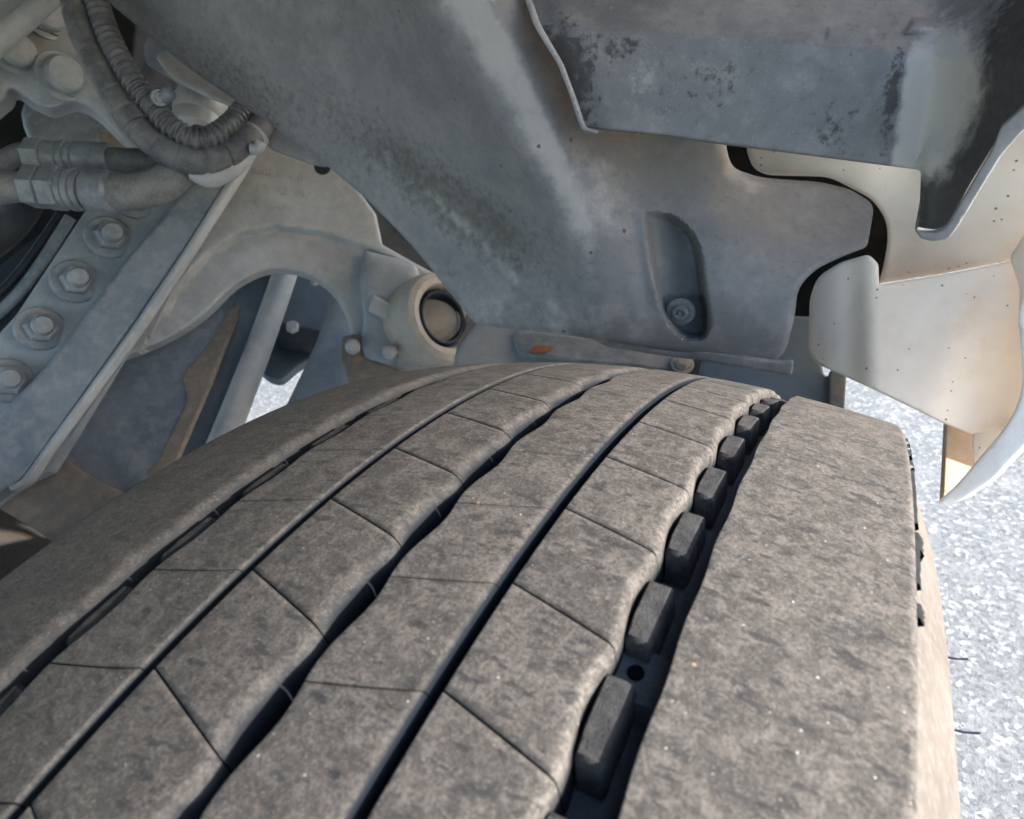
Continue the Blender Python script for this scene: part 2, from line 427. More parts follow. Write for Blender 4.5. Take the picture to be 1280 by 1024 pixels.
# loose-looking aggregate standing proud of the binder
v = []; f = []
regs = [((.17, 1.3), (.5, 2.6), 24000), ((-2.6, -1.1), (1.1, 3.3), 7000)]
OC = [(1, 0, 0), (.3, .95, 0), (-.8, .6, 0), (-.8, -.6, 0), (.3, -.95, 0), (0, 0, 1)]
for (xr, yr, n) in regs:
    X = rng.uniform(*xr, n); Y = rng.uniform(*yr, n); S = .0018 + .0048 * rng.random(n) ** 2.0; A = rng.uniform(0, 6.3, n); Z = rng.uniform(.12, .34, n)
    for x, y, s, a, z in zip(X, Y, S, A, Z):
        o = len(v); ca, sa = math.cos(a), math.sin(a)
        for (p, q, r_) in OC:
            j = random.uniform(.75, 1.2)
            v.append((x + s * j * (ca * p - sa * q), y + s * j * (sa * p + ca * q), -.501 + r_ * s * z * j + (.0 if r_ else .0002)))
            if not r_: pass
        # flat-ish crown: a second smaller ring would double the count, the tip is enough at this size
        f += [(o + i, o + (i + 1) % 5, o + 5) for i in range(5)]
chips = link('asphalt_chips', mesh('asphalt_chips', v, f), m_chip(), smooth=False)
tag(chips, 'pale stone chips standing proud in the sunlit asphalt', 'stone chips', kind='stuff')

# ------------------------------------------------------------------ truck wheel
R = .5; K = .83; PIT = 2 * math.pi / 90; TA = -.0982; DEP = .0150
wheel = empty('truck_tyre', (0, 0, -R), 'large worn truck tyre with dusty grey block tread filling the lower half of the picture', 'tyre')
def rad(u): return R - K * u * u
def TP(u, th, d=0.):
    r = rad(u) - d; return Vector((u, r * math.sin(th), r * math.cos(th)))
def ring(name, prof, mat, parent, n=240, closed=False, a0=0, a1=2 * math.pi):
    """prof: list of (u, r)"""
    v = []; f = []; full = abs(a1 - a0 - 2 * math.pi) < 1e-6; m = n if full else n + 1
    for i in range(m):
        t = a0 + (a1 - a0) * i / n
        for (u, r) in prof: v.append((u, r * math.sin(t), r * math.cos(t)))
    k = len(prof)
    for i in range(n):
        j = (i + 1) % m
        for q in range(k - 1): f.append((i * k + q, i * k + q + 1, j * k + q + 1, j * k + q))
    me = mesh(name, v, f); o = link(name, me, mat, parent); return o
# carcass = groove floor and inner sidewall; outer sidewall separately
fl = [(u, rad(u) - DEP) for u in np.linspace(-.136, .136, 15)]
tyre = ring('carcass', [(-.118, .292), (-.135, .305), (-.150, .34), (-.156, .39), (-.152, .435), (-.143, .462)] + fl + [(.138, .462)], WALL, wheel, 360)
e0 = rad(.14)
side = ring('sidewall', [(.1392, e0 - .0035), (.1390, e0 - .008), (.1398, e0 - .0095), (.1414, e0 - .0105), (.1424, e0 - .012), (.1420, e0 - .0145), (.1416, e0 - .0165), (.1432, e0 - .018), (.1446, e0 - .0195), (.1444, e0 - .021), (.1462, e0 - .024),
            (.1495, .452), (.1530, .444), (.1560, .436), (.1574, .430), (.1578, .424), (.1578, .41), (.1565, .392), (.1545, .375), (.150, .352), (.142, .325), (.132, .308), (.118, .292)], SIDE, tyre, 480)
rim = ring('rim', [(-.118, .296), (-.114, .288), (-.10, .284), (0, .262), (.10, .284), (.114, .288), (.118, .296), (.122, .296), (.118, .284), (.104, .276), (.05, .255), (.045, .20), (.06, .13), (.062, .001)], CAST2, wheel, 96)

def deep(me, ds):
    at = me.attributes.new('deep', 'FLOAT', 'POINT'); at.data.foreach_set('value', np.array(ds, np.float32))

def edgeprof(r, D, n=6):
    """from the wall foot to the flat top: (inward offset, depth)"""
    o = [(0, D), (0, D * .75), (0, max(r * 1.35, .001))]
    for k in range(n + 1):
        a = math.pi / 2 * k / n; o.append((r * (1 - math.cos(a)) * .9 + r * .1 * k / n, r * (1 - math.sin(a))))
    return o
def block(name, uL, uR, rL, rR, phs, slope, gap=.00022, ph_len=1, slant=(0, 0)):
    """one tread block between two sipes; uL,uR(phase) edges, phs = phase of the sipe at u, slope shape in phs(u)"""
    eL, eR = edgeprof(rL, DEP), edgeprof(rR, DEP)
    gp = gap / (R * PIT); es = [(gp, DEP), (gp, .0012), (gp + .15 * gp, .0003), (gp * 1.9, 0)]
    acr = [('L', o + (d * slant[0]), d) for o, d in eL] + [('M', k, 0) for k in np.linspace(.06, .94, 12)] + [('R', o + (d * slant[1]), d) for o, d in eR[::-1]]
    aln = [(q, d) for q, d in es] + [(q, 0) for q in np.linspace(.06, .94, 15)] + [(1 - q, d) for q, d in es[::-1]]
    v = []; f = []; ds = []
    for (s, d1) in aln:
        for (kd, o, d2) in acr:
            a, b = uL(s), uR(s)
            for _ in range(2):
                if kd == 'L': u = a + o if d2 == 0 or True else a
                elif kd == 'R': u = b - o
                else: u = (a + rL * 1.05) + (b - rR * 1.05 - a - rL * 1.05) * o
                p = s + phs(u); a, b = uL(p), uR(p)
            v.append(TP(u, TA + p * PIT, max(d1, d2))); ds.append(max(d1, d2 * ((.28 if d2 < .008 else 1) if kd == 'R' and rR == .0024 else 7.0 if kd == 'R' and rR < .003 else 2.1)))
    m = len(acr)
    for j in range(len(aln) - 1):
        for i in range(m - 1): f.append((j * m + i, (j + 1) * m + i, (j + 1) * m + i + 1, j * m + i + 1))
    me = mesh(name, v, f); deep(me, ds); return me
# edge waves, in phase units
wv = lambda p, c: math.cos(2 * math.pi * (p - c))
cols = [
    # name, uL, uR, rL, rR, sipe phase
    (lambda p: -.0650 + .0009 * wv(p, .25), lambda p: -.0340, .0006, .0014, lambda u: -.27 * (max(0, -.032 - u) / .034) ** .75 * 1.0),
    (lambda p: -.0302, lambda p: .0064 + .0016 * wv(p, .55) + .0004 * wv(2 * p, .2), .0006, .0060, lambda u: -.31 * ((u + .0302) / .0374)),
    (lambda p: .0122 + .0010 * wv(p, .05), lambda p: .0414, .0006, .0029, lambda u: .633 - .31 * ((.0440 - u) / .032) ** .8 if u < .044 else .633),
    (lambda p: .0446, lambda p: .0748 + .0010 * wv(p, .47), .0006, .0024, lambda u: .633 - .20 * ((u - .0446) / .029)),
]
def wave_pow(u): return u
K0, K1 = -4, 13
for ci, (uL, uR, rL, rR, ph) in enumerate(cols):
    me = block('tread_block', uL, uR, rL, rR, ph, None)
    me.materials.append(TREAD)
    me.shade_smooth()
    for k in range(K0, K1):
        o = bpy.data.objects.new('tread_block', me); COL.objects.link(o); o.parent = tyre
        o.rotation_euler.x = -k * PIT
    # the rest of the circumference, out of sight, as one rib with the same section
    eL, eR = edgeprof(rL, DEP, 3), edgeprof(rR, DEP, 3); a, b = uL(.3), uR(.3)
    prof = [(a + o, rad(a + o) - d) for o, d in eL] + [(b - o, rad(b - o) - d) for o, d in eR[::-1]]
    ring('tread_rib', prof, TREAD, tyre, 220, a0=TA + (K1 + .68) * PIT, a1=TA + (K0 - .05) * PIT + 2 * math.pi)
# shoulder ribs
def shoulder(uL, uR, rL, rR, n=1440):
    eL, eR = edgeprof(rL, DEP), edgeprof(rR, .022 if uR(0) > .1 else DEP)
    if uL(0) < -.1: eL = edgeprof(rL, .022)
    v = []; f = []; m = None
    for i in range(n):
        t = 2 * math.pi * i / n; p = (t - TA) / PIT; a, b = uL(p), uR(p)
        row = [TP(a + o, t, d) for o, d in eL] + [TP(a + rL * 1.1 + (b - a - rL * 1.1 - rR * 1.1) * k, t, 0) for k in np.linspace(.04, .96, 14)] + [TP(b - o, t, d) for o, d in eR[::-1]]
        m = len(row); v += row
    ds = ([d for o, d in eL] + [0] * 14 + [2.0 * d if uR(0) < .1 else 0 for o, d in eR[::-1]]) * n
    for i in range(n):
        j = (i + 1) % n
        for q in range(m - 1): f.append((i * m + q, j * m + q, j * m + q + 1, i * m + q + 1))
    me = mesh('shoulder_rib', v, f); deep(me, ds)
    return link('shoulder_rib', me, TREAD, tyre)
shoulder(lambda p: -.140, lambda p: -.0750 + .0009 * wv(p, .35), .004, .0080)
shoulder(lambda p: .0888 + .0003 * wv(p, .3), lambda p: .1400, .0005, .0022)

# stone ejectors standing in the two outer grooves
def ejector(u0, u1, L, top, base):
    v = []; f = []
    prof = [(0, DEP + .001), (.08, .0022 + top), (.3, top), (.7, top), (.92, .0022 + top), (1, DEP + .001)]
    xs = [(-.02, DEP + .001), (.03, top + .0009), (.12, top), (.5, top - .0001), (.88, top), (.97, top + .0009), (1.02, DEP + .001)]
    ys = [(-.08, DEP + .001), (.0, top + .0012), (.05, top), (.35, top - .0001), (.7, top), (.95, top), (1., top + .001), (1.04, DEP + .001)]
    for (yy, d1) in ys:
        for (xx, d2) in xs:
            cut = .10 * max(0, .30 - yy) / .3 if xx < .5 else 0
            v.append(TP(u0 + (u1 - u0) * (xx + cut), base + yy * L, max(d1, d2)))
    m = len(xs)
    for j in range(len(ys) - 1):
        for i in range(m - 1): f.append((j * m + i, (j + 1) * m + i, (j + 1) * m + i + 1, j * m + i + 1))
    return mesh('stone_ejector', v, f)
for (u0, u1, L, top, c, mt) in ((.0750, .0822, .64, .0040, .95, EJECT), (-.0726, -.0660, .62, .0014, .22, EJ2)):
    me = ejector(u0, u1, L * PIT, top, TA + (c - L / 2) * PIT); me.materials.append(mt); me.shade_smooth(); sharp(me, 40)
    for k in range(K0, K1):
        o = bpy.data.objects.new('stone_ejector', me); COL.objects.link(o); o.parent = tyre; o.rotation_euler.x = -k * PIT + random.uniform(-.0025, .0025)
# moulded wear hole on the floor of the outer groove, between two ejectors
hc = TA + 1.47 * PIT; c0 = TP(.0795, hc, DEP - .0002); nn = Vector((0, math.sin(hc), math.cos(hc)))
bar = []
for yy, dd in ((-.27, DEP + .0005), (-.22, .0095), (.22, .0095), (.27, DEP + .0005)):
    bar += [TP(.0738, hc + yy * PIT, dd), TP(.0892, hc + yy * PIT, dd)]
link('wear_bar', mesh('wear_bar', bar, [(0, 1, 3, 2), (2, 3, 5, 4), (4, 5, 7, 6)]), WALL, tyre, False)
lathe('wear_hole', TP(.0800, hc, .0092), nn, [(-.0004, .0022), (.0002, .0021), (.00025, 0)], DARKHOLE, tyre, 20)
# peeled lumps of bare rubber where tread meets sidewall, and moulding whiskers
def lump(th, L, hgt, du=0):
    v = []; f = []; n = 9
    for i in range(n + 1):
        t = th + L * i / n; a = (.35 + .65 * random.random()) * hgt * (math.sin(math.pi * min(max(i / n, .06), .94)) ** .4)
        for (u, d) in ((.1385, .001), (.1408, .0015), (.1425 + du, .0035), (.1424 + du, .003 + a), (.1395, .004 + a)):
            v.append(TP(.14, t, d) + Vector((u - .14 + random.uniform(-.0002, .0002), 0, 0)))
    for i in range(n):
        for q in range(4): f.append((i * 5 + q, (i + 1) * 5 + q, (i + 1) * 5 + q + 1, i * 5 + q + 1))
    link('rubber_shred', mesh('rubber_shred', v, f), PEEL, tyre)
for th, L, hg, du in ((.168, .020, .0055, -.0002), (.312, .014, .003, -.0008), (.10, .012, .002, -.0006), (.13, .05, .0016, -.0012), (.20, .10, .0014, -.0012), (.37, .012, .0016, -.0008), (.40, .02, .0016, -.0008), (.24, .03, .0014, -.0012), (.345, .02, .0016, -.001)):
    lump(th, L, hg, du)

def proj(p):
    q = CR.transposed() @ (p - CAM); return 640 + F * q.x / -q.z, 512 - F * q.y / -q.z
for (yy, L, dz) in ((655, .0050, .0012), (824, .0062, .0010), (917, .0068, .0012)):
    th = min((i * .002 - .6 for i in range(800)), key=lambda t: abs(proj(Vector((.1574, .430 * math.sin(t), .430 * math.cos(t))))[1] - yy))
    a = Vector((.1566, .431 * math.sin(th), .431 * math.cos(th)))
    tube('rubber_whisker', [a, a + Vector((L * .5, 0, dz * .3)), a + Vector((L, .0006, dz))], .00035, WHISK, tyre, 6, 3)

# ------------------------------------------------------------------ wheel arch liner
def seg_d(X, Y, pts): return dist(np.stack([X, Y], 1), np.array(pts, float), False)
def blob(X, Y, cx, cy, rx, ry, ang):
    a = math.radians(ang); dx, dy = X - cx, Y - cy; u = dx * math.cos(a) + dy * math.sin(a); v_ = -dx * math.sin(a) + dy * math.cos(a)
    return np.exp(-((u / rx) ** 2 + (v_ / ry) ** 2))
PA = PL((600, 410, .60), (975, 450, .50), (420, 32, .50))
A_out = rc([(150, -90, 0), (120, -10, 30), (235, 85, 20), (330, 150, 20), (400, 200, 30), (460, 250, 30), (520, 312, 30), (565, 370, 20), (596, 407, 7), (700, 418, 10), (800, 433, 10), (880, 446, 10), (962, 456, 10),
            (982, 440, 14), (993, 398, 10), (997, 360, 22), (1020, 336, 14), (1055, 320, 10), (1084, 309, 7), (1093, 257, 12), (1062, 238, 10), (1025, 229, 14), (950, 224, 18), (915, 212, 14), (907, 190, 12), (905, 60, 0), (905, -90, 0)], 6)
def hA(X, Y):
    yy = np.array([-90, 32, 150, 300, 430]); c1 = np.interp(Y, yy, [500, 555, 632, 718, 750]); c2 = np.interp(Y, yy, [560, 628, 684, 742, 752])
    k = 1 - .75 * sst(Y, 180, 430)
    dL = np.clip(c1 - X, 0, 1e4); dR = np.clip(X - c2, 0, 1e4)
    h = -.00075 * (np.sqrt(dL ** 2 + 64) - 8) * k * (1 - .45 * sst(dL, 0, 300)) - .00060 * (np.sqrt(dR ** 2 + 64) - 8) * k * (1 - sst(X, 760, 900) * .3)
    h += -.006 * sst(240 - (X + .0 * Y), 0, 160)
    # long pocket with the screw
    rec = np.array(rc([(803, 264, 3), (842, 266, 24), (874, 298, 22), (889, 408, 20), (880, 426, 14), (850, 424, 18), (826, 392, 14), (812, 330, 10)], 10))
    Q = np.stack([X, Y], 1); sd = dist(Q, rec) * np.where(inpoly(Q, rec), 1, -1)
    fade = sst(X, 806, 862) * .76 + .24
    h -= .028 * sst(sd, -2, 10) * fade + .0025 * sst(Y, 369, 373) * sst(sd, 0, 6)
    # dish left of the pocket
    dish = np.array(rc([(778, 272, 12), (800, 264, 12), (812, 330), (826, 392), (800, 400, 20)], 8)); sd = dist(Q, dish) * np.where(inpoly(Q, dish), 1, -1)
    h -= .0022 * sst(sd, -8, 14)
    # broad soft swellings of thin moulded plastic
    h += .003 * blob(X, Y, 930, 330, 60, 70, 0) - .004 * blob(X, Y, 1010, 270, 70, 30, 10) + .004 * blob(X, Y, 680, 380, 120, 40, 10)
    h += .0010 * np.exp(-(seg_d(X, Y, [(500, 235), (590, 300), (650, 360)]) / 9) ** 2)
    return h
stA = lambda X, Y: np.clip(1.1 * blob(X, Y, 545, 235, 150, 34, 38) + .8 * blob(X, Y, 300, 110, 110, 36, 35) + .55 * blob(X, Y, 620, 290, 60, 30, 40) + .35 * blob(X, Y, 700, 235, 30, 24, 0), 0, 1) * .8
blA = lambda X, Y: np.clip(.4 * np.exp(-(seg_d(X, Y, [(535, 240), (600, 300), (645, 350)]) / 6) ** 2) + 1.0 * sst(X - np.interp(Y, [-90, 32, 150, 300, 430], [500, 560, 640, 722, 745]), -8, 30) * sst(np.interp(Y, [-90, 32, 150, 300, 430], [575, 632, 690, 748, 760]) - X, -6, 14) * sst(Y, 430, 200) + .6 * np.exp(-(seg_d(X, Y, [(905, 180), (912, 215), (945, 234)]) / 9) ** 2) + .45 * blob(X, Y, 700, 400, 130, 30, 6) + .4 * blob(X, Y, 740, 240, 40, 70, 0), 0, 1)  # bleached scuffs, plus the light on the crease band painted in pale
liner = empty('wheel_arch_liner', PA.hit(780, 430), 'large weathered dark grey plastic wheel arch liner hanging behind the top of the tyre', 'wheel arch liner')
link_panel = panel('liner_panel', A_out, PA, .0035, LINER, liner, step=9, roll=(9, .004), h=hA, fine=((765, 250, 905, 440, 3.2),), attrs={'stain': stA, 'bleach_lit': blA}, seg=7)
# return flange under the bottom edge
panel('bottom_flange', rc([(720, 416, 4), (955, 450, 4), (980, 453, 3), (992, 452, 3), (990, 468, 3), (984, 469, 3), (880, 451, 6), (838, 446, 6), (760, 434, 6)], 5), PL((600, 410, .612), (975, 450, .512), (420, 32, .512)), .003, LINER, liner, step=14, roll=(3, .0015), attrs={'stain': lambda X, Y: X * 0, 'bleach_lit': lambda X, Y: X * 0 + .4})
sp = PA.hit(851, 389, -.0215)
scr = lathe('screw', sp, PA.n, [(0, .0115), (.0014, .0112), (.0022, .0085), (.0022, .0068), (.0030, .0066), (.0046, .0058), (.0050, .0040), (.0036, .0030), (.0036, 0)], FIT, liner, 28)
lathe('screw_recess', sp + PA.n * .0034, PA.n, [(.0, .0012), (.0024, .0012), (.0026, 0)], FIT, scr, 12)

# ------------------------------------------------------------------ outer arch moulding (upper right)
PB = PL((730, 160, .445), (1155, 212, .415), (720, 32, .425))
B_out = rc([(640, -90, 0), (655, -10, 20), (672, 32, 20), (700, 80, 20), (716, 120, 14), (729, 160, 5), (830, 170, 10), (905, 181, 10), (1000, 193, 10), (1100, 206, 10), (1154, 213, 5), (1153, 250, 6), (1146, 288, 4), (1152, 297, 4), (1176, 296, 5),
            (1192, 270, 6), (1214, 228, 10), (1245, 178, 10), (1290, 120, 10), (1400, 20, 0), (1400, -90, 0)], 6)
def hB(X, Y):
    cr = np.interp(X, [640, 680, 1000, 1180, 1300], [30, 34, 60, 72, 72])
    h = -.00050 * np.clip(np.sqrt((cr - Y) ** 2 + 9) + (cr - Y) - 3, 0, 1e3) * .5
    t = np.clip((X - 1150 + (Y - 200) * .10) / 120, 0, 1.35)
    h += .085 * t ** 1.35
    h += .012 * sst(X - 1146 - np.clip(213 - Y, 0, 500) * .25, -4, 12) * sst(Y, 150, 214) 
    h -= .006 * sst(40 - seg_d(X, Y, [(655, -20), (672, 32), (700, 80), (716, 120), (729, 160)]), 0, 40)
    Q = np.stack([X, Y], 1)
    for P_ in ([(1035, 34), (1092, 36), (1090, 51), (1033, 50)], ):
        P_ = np.array(P_, float); sd = dist(Q, P_) * np.where(inpoly(Q, P_), 1, -1); h += .0016 * sst(sd, -2, 2)
    P_ = np.array([(1130, 42), (1142, 25), (1200, 27), (1203, 40)], float); sd = dist(Q, P_) * np.where(inpoly(Q, P_), 1, -1); h += .0035 * sst(sd, -3, 3)
    h += .0008 * np.exp(-(seg_d(X, Y, [(1102, 62), (1096, 130), (1086, 196)]) / 1.6) ** 2)
    return h
stB = lambda X, Y: np.clip(1.2 * blob(X, Y, 712, 85, 26, 60, -20) + .5 * blob(X, Y, 775, 60, 40, 22, 10) + .55 * blob(X, Y, 1045, 165, 32, 40, 0) + .8 * blob(X, Y, 1112, 130, 12, 60, 8) + .4 * blob(X, Y, 880, 110, 80, 50, 0) + 1.0 * sst(X + (Y - 60) * .33, 1190, 1262) + 1.2 * sst(X, 1150, 1160) * sst(Y, 205, 222), 0, 1)
blB = lambda X, Y: np.clip(1.6 * blob(X, Y, 1172, 120, 42, 85, 14) * sst(X - 1130 + (Y - 60) * .16, 0, 10) + .5 * blob(X, Y, 1150, 190, 30, 30, 0) + .25 * blob(X, Y, 800, 100, 60, 60, 0), 0, 1)
arch = empty('arch_moulding', PB.hit(1155, 213), 'dark grey outer wheel arch moulding across the upper right with its lip curling toward the camera', 'arch moulding')
panel('moulding_panel', B_out, PB, .004, FLAP, arch, step=7, roll=(4, .0025), h=hB, fine=((1020, 20, 1210, 58, 3),), attrs={'stain': stB, 'bleach_lit': blB}, seg=6)
PBL = PL((1150, 290, .372), (1185, 298, .366), (1280, 150, .325))
panel('cut_lip', rc([(1144, 287, 3), (1150, 298, 5), (1166, 302, 6), (1186, 299, 8), (1198, 283, 8), (1222, 243, 10), (1252, 194, 10), (1282, 160, 10), (1400, 75, 0), (1400, 40, 0), (1280, 132, 10), (1250, 160, 6), (1243, 182, 8), (1210, 238, 10), (1182, 286, 8), (1168, 291, 6), (1152, 289, 3)], 5), PBL, .006, FLAPLIP, arch, step=10, roll=(4, .0015))
panel('rolled_edge', rc([(640, -90, 0), (646, -90, 0), (660, -12, 8), (675, 30, 8), (704, 80), (719, 120), (732, 159), (748, 163), (746, 168), (728, 164), (722, 150), (712, 118), (697, 80), (668, 34, 8), (652, -12, 8)], 4), PL((730, 160, .443), (1155, 212, .413), (720, 32, .423)), .004, FLAPLIP, arch, step=9, roll=(2.5, .001))

# ------------------------------------------------------------------ cream bumper end
bump = empty('bumper_end', W(1180, 620, .47), 'cream and white plastic bumper end at the right edge with brown road specks', 'bumper')
PC = PL((940, 200, .60), (1097, 352, .57), (1260, 325, .50))
def hC(X, Y):
    return -.010 * blob(X, Y, 1130, 250, 40, 200, 10) + .008 * sst(X, 1080, 1300) + .006 * sst(Y, 240, 205) * sst(X, 1150, 1090)
panel('upper_flange', rc([(938, 160, 6), (933, 188, 6), (941, 210, 14), (958, 219, 10), (1036, 221, 12), (1062, 234, 12), (1092, 250, 16), (1108, 276, 12), (1110, 300, 10), (1105, 330, 8), (1098, 355, 5), (1180, 342, 5), (1268, 325, 5), (1450, 300, 0), (1450, 90, 0), (1150, 120, 0)], 6), PC, .004, CREAM, bump, step=10, roll=(7, .004), h=hC)
PC2 = PL((1015, 440, .53), (1200, 540, .50), (1270, 340, .485))
def hC2(X, Y):
    h = .010 * sst(X, 1060, 1095) - .028 * (np.clip(1090 - X, 0, 100) / 80) ** 2
    h += .022 * sst(X + (Y - 440) * .25, 1200, 1330)
    h -= .010 * sst(90 - seg_d(X, Y, [(1275, 330), (1275, 440), (1235, 550)]), 0, 90)
    return h
panel('lower_return', rc([(1086, 318, 6), (1050, 328, 10), (1022, 346, 12), (1013, 372, 10), (1011, 440, 9), (1022, 455, 10), (1100, 490, 6), (1180, 529, 6), (1232, 552, 10), (1262, 540, 10), (1284, 500, 10), (1292, 420, 10), (1292, 335, 6), (1268, 326, 4), (1180, 343, 4), (1099, 356, 4), (1098, 330, 4)], 5), PC2, .004, CREAM, bump, step=9, roll=(3.5, .002), h=hC2)
panel('wing_edge', rc([(1262, 322, 6), (1300, 262, 0), (1450, 262, 0), (1450, 420, 0), (1273, 392, 8), (1275, 360, 8)], 6), PL((1262, 322, .475), (1300, 300, .45), (1275, 400, .465)), .003, CREAM, bump, step=10, roll=(4, .002))
PW = PL((1275, 400, .44), (1200, 615, .455), (1300, 560, .425))
panel('outer_skin', rc([(1300, 362, 0), (1278, 372, 10), (1272, 395, 10), (1277, 440, 20), (1278, 490, 20), (1262, 528, 20), (1228, 568, 10), (1196, 606, 8), (1172, 627, 3), (1178, 632, 3), (1205, 624, 10), (1245, 597, 12), (1290, 549, 0), (1500, 430, 0), (1500, 362, 0)], 8), PW, .005, BUMPW, bump, step=9, roll=(5, .002), h=lambda X, Y: -.00006 * np.clip(X - 1250, 0, 200))
# unseen skin right of view, added to block sun and glow warm inside
sk = []; nn_ = 14
for i in range(nn_ + 1):
    t = i / nn_; y = .42 + .85 * t; x = .285 + .08 * min(1, t * 2.2) - .30 * max(0, t - .75) ** 1.5
    for z in (.16, .20, .50, 1.2): sk.append(Vector((x - (.03 if z < .18 else 0), y, z + (.12 * (1 - min(1, t * 3)) if z < .3 else 0))))
skf = [(i * 4 + k, (i + 1) * 4 + k, (i + 1) * 4 + k + 1, i * 4 + k + 1) for i in range(nn_) for k in range(3)]
SKIN = M('warm_glow_skin'); tl = SKIN.n('ShaderNodeBsdfTranslucent'); tl.inputs[0].default_value = (.85, .74, .58, 1); mx = SKIN.n('ShaderNodeMixShader'); mx.inputs[0].default_value = .6  # translucent warm tint added as fill light for bumper and liner
SKIN.done((.75, .73, .70), .4); SKIN.t.links.new(SKIN.b.outputs[0], mx.inputs[1]); SKIN.t.links.new(tl.outputs[0], mx.inputs[2])
SKIN.t.links.new(mx.outputs[0], SKIN.t.nodes['Material Output'].inputs[0])
me_ = mesh('added_side_skin', sk, skf); so_ = link('added_side_skin', me_, SKIN.m, bump); md_ = so_.modifiers.new('thickness', 'SOLIDIFY'); md_.thickness = .0005
panel('inner_web', rc([(1184, 520, 2), (1230, 545, 4), (1219, 580, 6), (1190, 612, 4), (1179, 628, 3), (1181, 590, 6)], 4), PL((1184, 530, .515), (1230, 545, .515), (1181, 628, .468)), .004, TAN, bump, step=9, roll=(3, .001))
panel('skin_return', rc([(1216, 542, 2), (1262, 536, 4), (1275, 505, 6), (1277, 520, 6), (1262, 540, 8), (1196, 610, 4), (1216, 585, 5)], 4), PL((1184, 530, .500), (1260, 535, .47), (1196, 610, .468)), .003, CREAM, bump, step=9, roll=(2, .001))

# brackets behind liner and bumper
br = empty('bumper_bracket', W(1020, 500, .6), 'dark blue grey steel bracket between the liner and the cream bumper end', 'bracket')
panel('back_plate', rc([(880, 440), (985, 395), (1016, 396), (1030, 470), (1056, 470), (1054, 520), (1010, 540), (860, 520)], 5), PL((900, 460, .64), (1050, 500, .60), (1000, 400, .63)), .008, BRBLUE, br, step=14, roll=(5, .003))
panel('edge_rib', rc([(1037, 462), (1058, 468), (1055, 520), (1036, 520)], 4), PL((900, 460, .63), (1050, 500, .59), (1000, 400, .62)), .012, FIT, br, roll=(3, .002))
panel('hanger_plate', rc([(985, 380), (1014, 330), (1080, 250), (1116, 255), (1112, 340), (1030, 420), (988, 404)], 5), PL((985, 380, .655), (1080, 250, .64), (1100, 340, .62)), .006, UNDERBLACK, br, step=14)  # black sheet behind the gap, its colour stands for the shade there
panel('upper_gap_shade', rc([(890, 170), (1110, 170), (1120, 290), (1060, 300), (1000, 260), (900, 240)], 5), PL((890, 170, .70), (1110, 170, .66), (1060, 300, .66)), .006, UNDERBLACK, br, step=20)  # sheet closing the upper gap, black in place of shade

# ------------------------------------------------------------------ front cross beam behind the liner
beam = empty('cross_beam', W(700, 460, .8), 'grey painted cross beam low behind the liner with a rust patch', 'beam')
PBM = PL((560, 450, .80), (900, 470, .78), (600, 400, .83))
panel('beam_face', rc([(560, 470), (577, 430), (598, 402), (640, 396), (905, 425), (905, 500), (560, 500)], 6), PBM, .03, CAST2, beam, step=14, roll=(5, .006))
panel('channel', rc([(640, 412), (700, 416), (860, 440), (880, 452), (884, 475), (800, 462), (700, 452), (660, 447), (644, 434)], 8), PBM, .02, BLUE, beam, step=10, roll=(6, .006), raised=.012, h=lambda X, Y: .008 * np.exp(-((Y - (440 + (X - 640) * .09)) / 7) ** 2))
panel('rust_patch', crom([(662, 438), (672, 432), (688, 433), (691, 436), (682, 440), (670, 441)], 3), PBM, .001, m_metal('red_rust', (.20, .07, .03), (.28, .12, .06), (.2, .12, .08)), beam, raised=.0225)
bolt(PBM.hit(853, 455, .03), PBM.n, .009, beam, TIE, stud=False)  # pale nut paints in a white glint on the beam
panel('clamp_block', rc([(842, 440), (900, 446), (905, 500), (842, 500)], 4), PBM, .03, DARK, beam, raised=.025)
tube('strut', [W(905, 480, .70), W(925, 462, .70), W(950, 445, .72)], .012, CAST2, beam)

# ------------------------------------------------------------------ spring bracket casting with arch and eye
cast = empty('bracket_casting', W(440, 480, 1.0), 'grey cast suspension bracket with a big arch and a round bushing eye', 'casting')
PK = PL((300, 250, .98), (540, 400, 1.02), (200, 480, .93))
arch_in = [(128, 456), (200, 428), (252, 396), (292, 358), (330, 339), (362, 338), (393, 348), (418, 368), (434, 398), (440, 428), (433, 448), (452, 475)]
K_out = [np.array(p, float) for p in [(310, 186), (380, 150), (425, 190), (448, 238), (470, 268), (478, 306), (520, 330), (562, 352), (588, 366)]] + [np.array(p, float) for p in [(588, 372), (580, 405), (574, 440), (566, 480), (500, 500), (452, 490)]] + crom([p for p in arch_in[::-1]], 4, False)[0:] + [np.array(p, float) for p in [(150, 420)]]
def hK(X, Y):
    s = seg_d(X, Y, [(205, 392), (228, 352), (262, 316), (300, 292), (345, 284), (400, 292), (450, 308), (500, 330)])
    inn = np.where(inpoly(np.stack([X, Y], 1), np.array([(205, 392), (228, 352), (262, 316), (300, 292), (345, 284), (400, 292), (450, 308), (500, 330), (470, 480), (150, 480)], float)), 1, -1)
    h = -.016 * sst(s * inn, -5, 6) 
    h -= .012 * blob(X, Y, 222, 318, 10, 42, 38)
    h -= .020 * blob(X, Y, 470, 330, 24, 30, 0) * 0 + .012 * sst(Y, 300, 230) * sst(X, 380, 470) * 0
    h += .006 * blob(X, Y, 320, 310, 60, 20, -20)
    return h
panel('casting_web', K_out, PK, .022, CAST, cast, step=3.6, roll=(5, .005), h=hK, seg=5, holes=[[(541 + 31 * math.cos(a * .3927), 402 + 37 * math.sin(a * .3927)) for a in range(16)]])
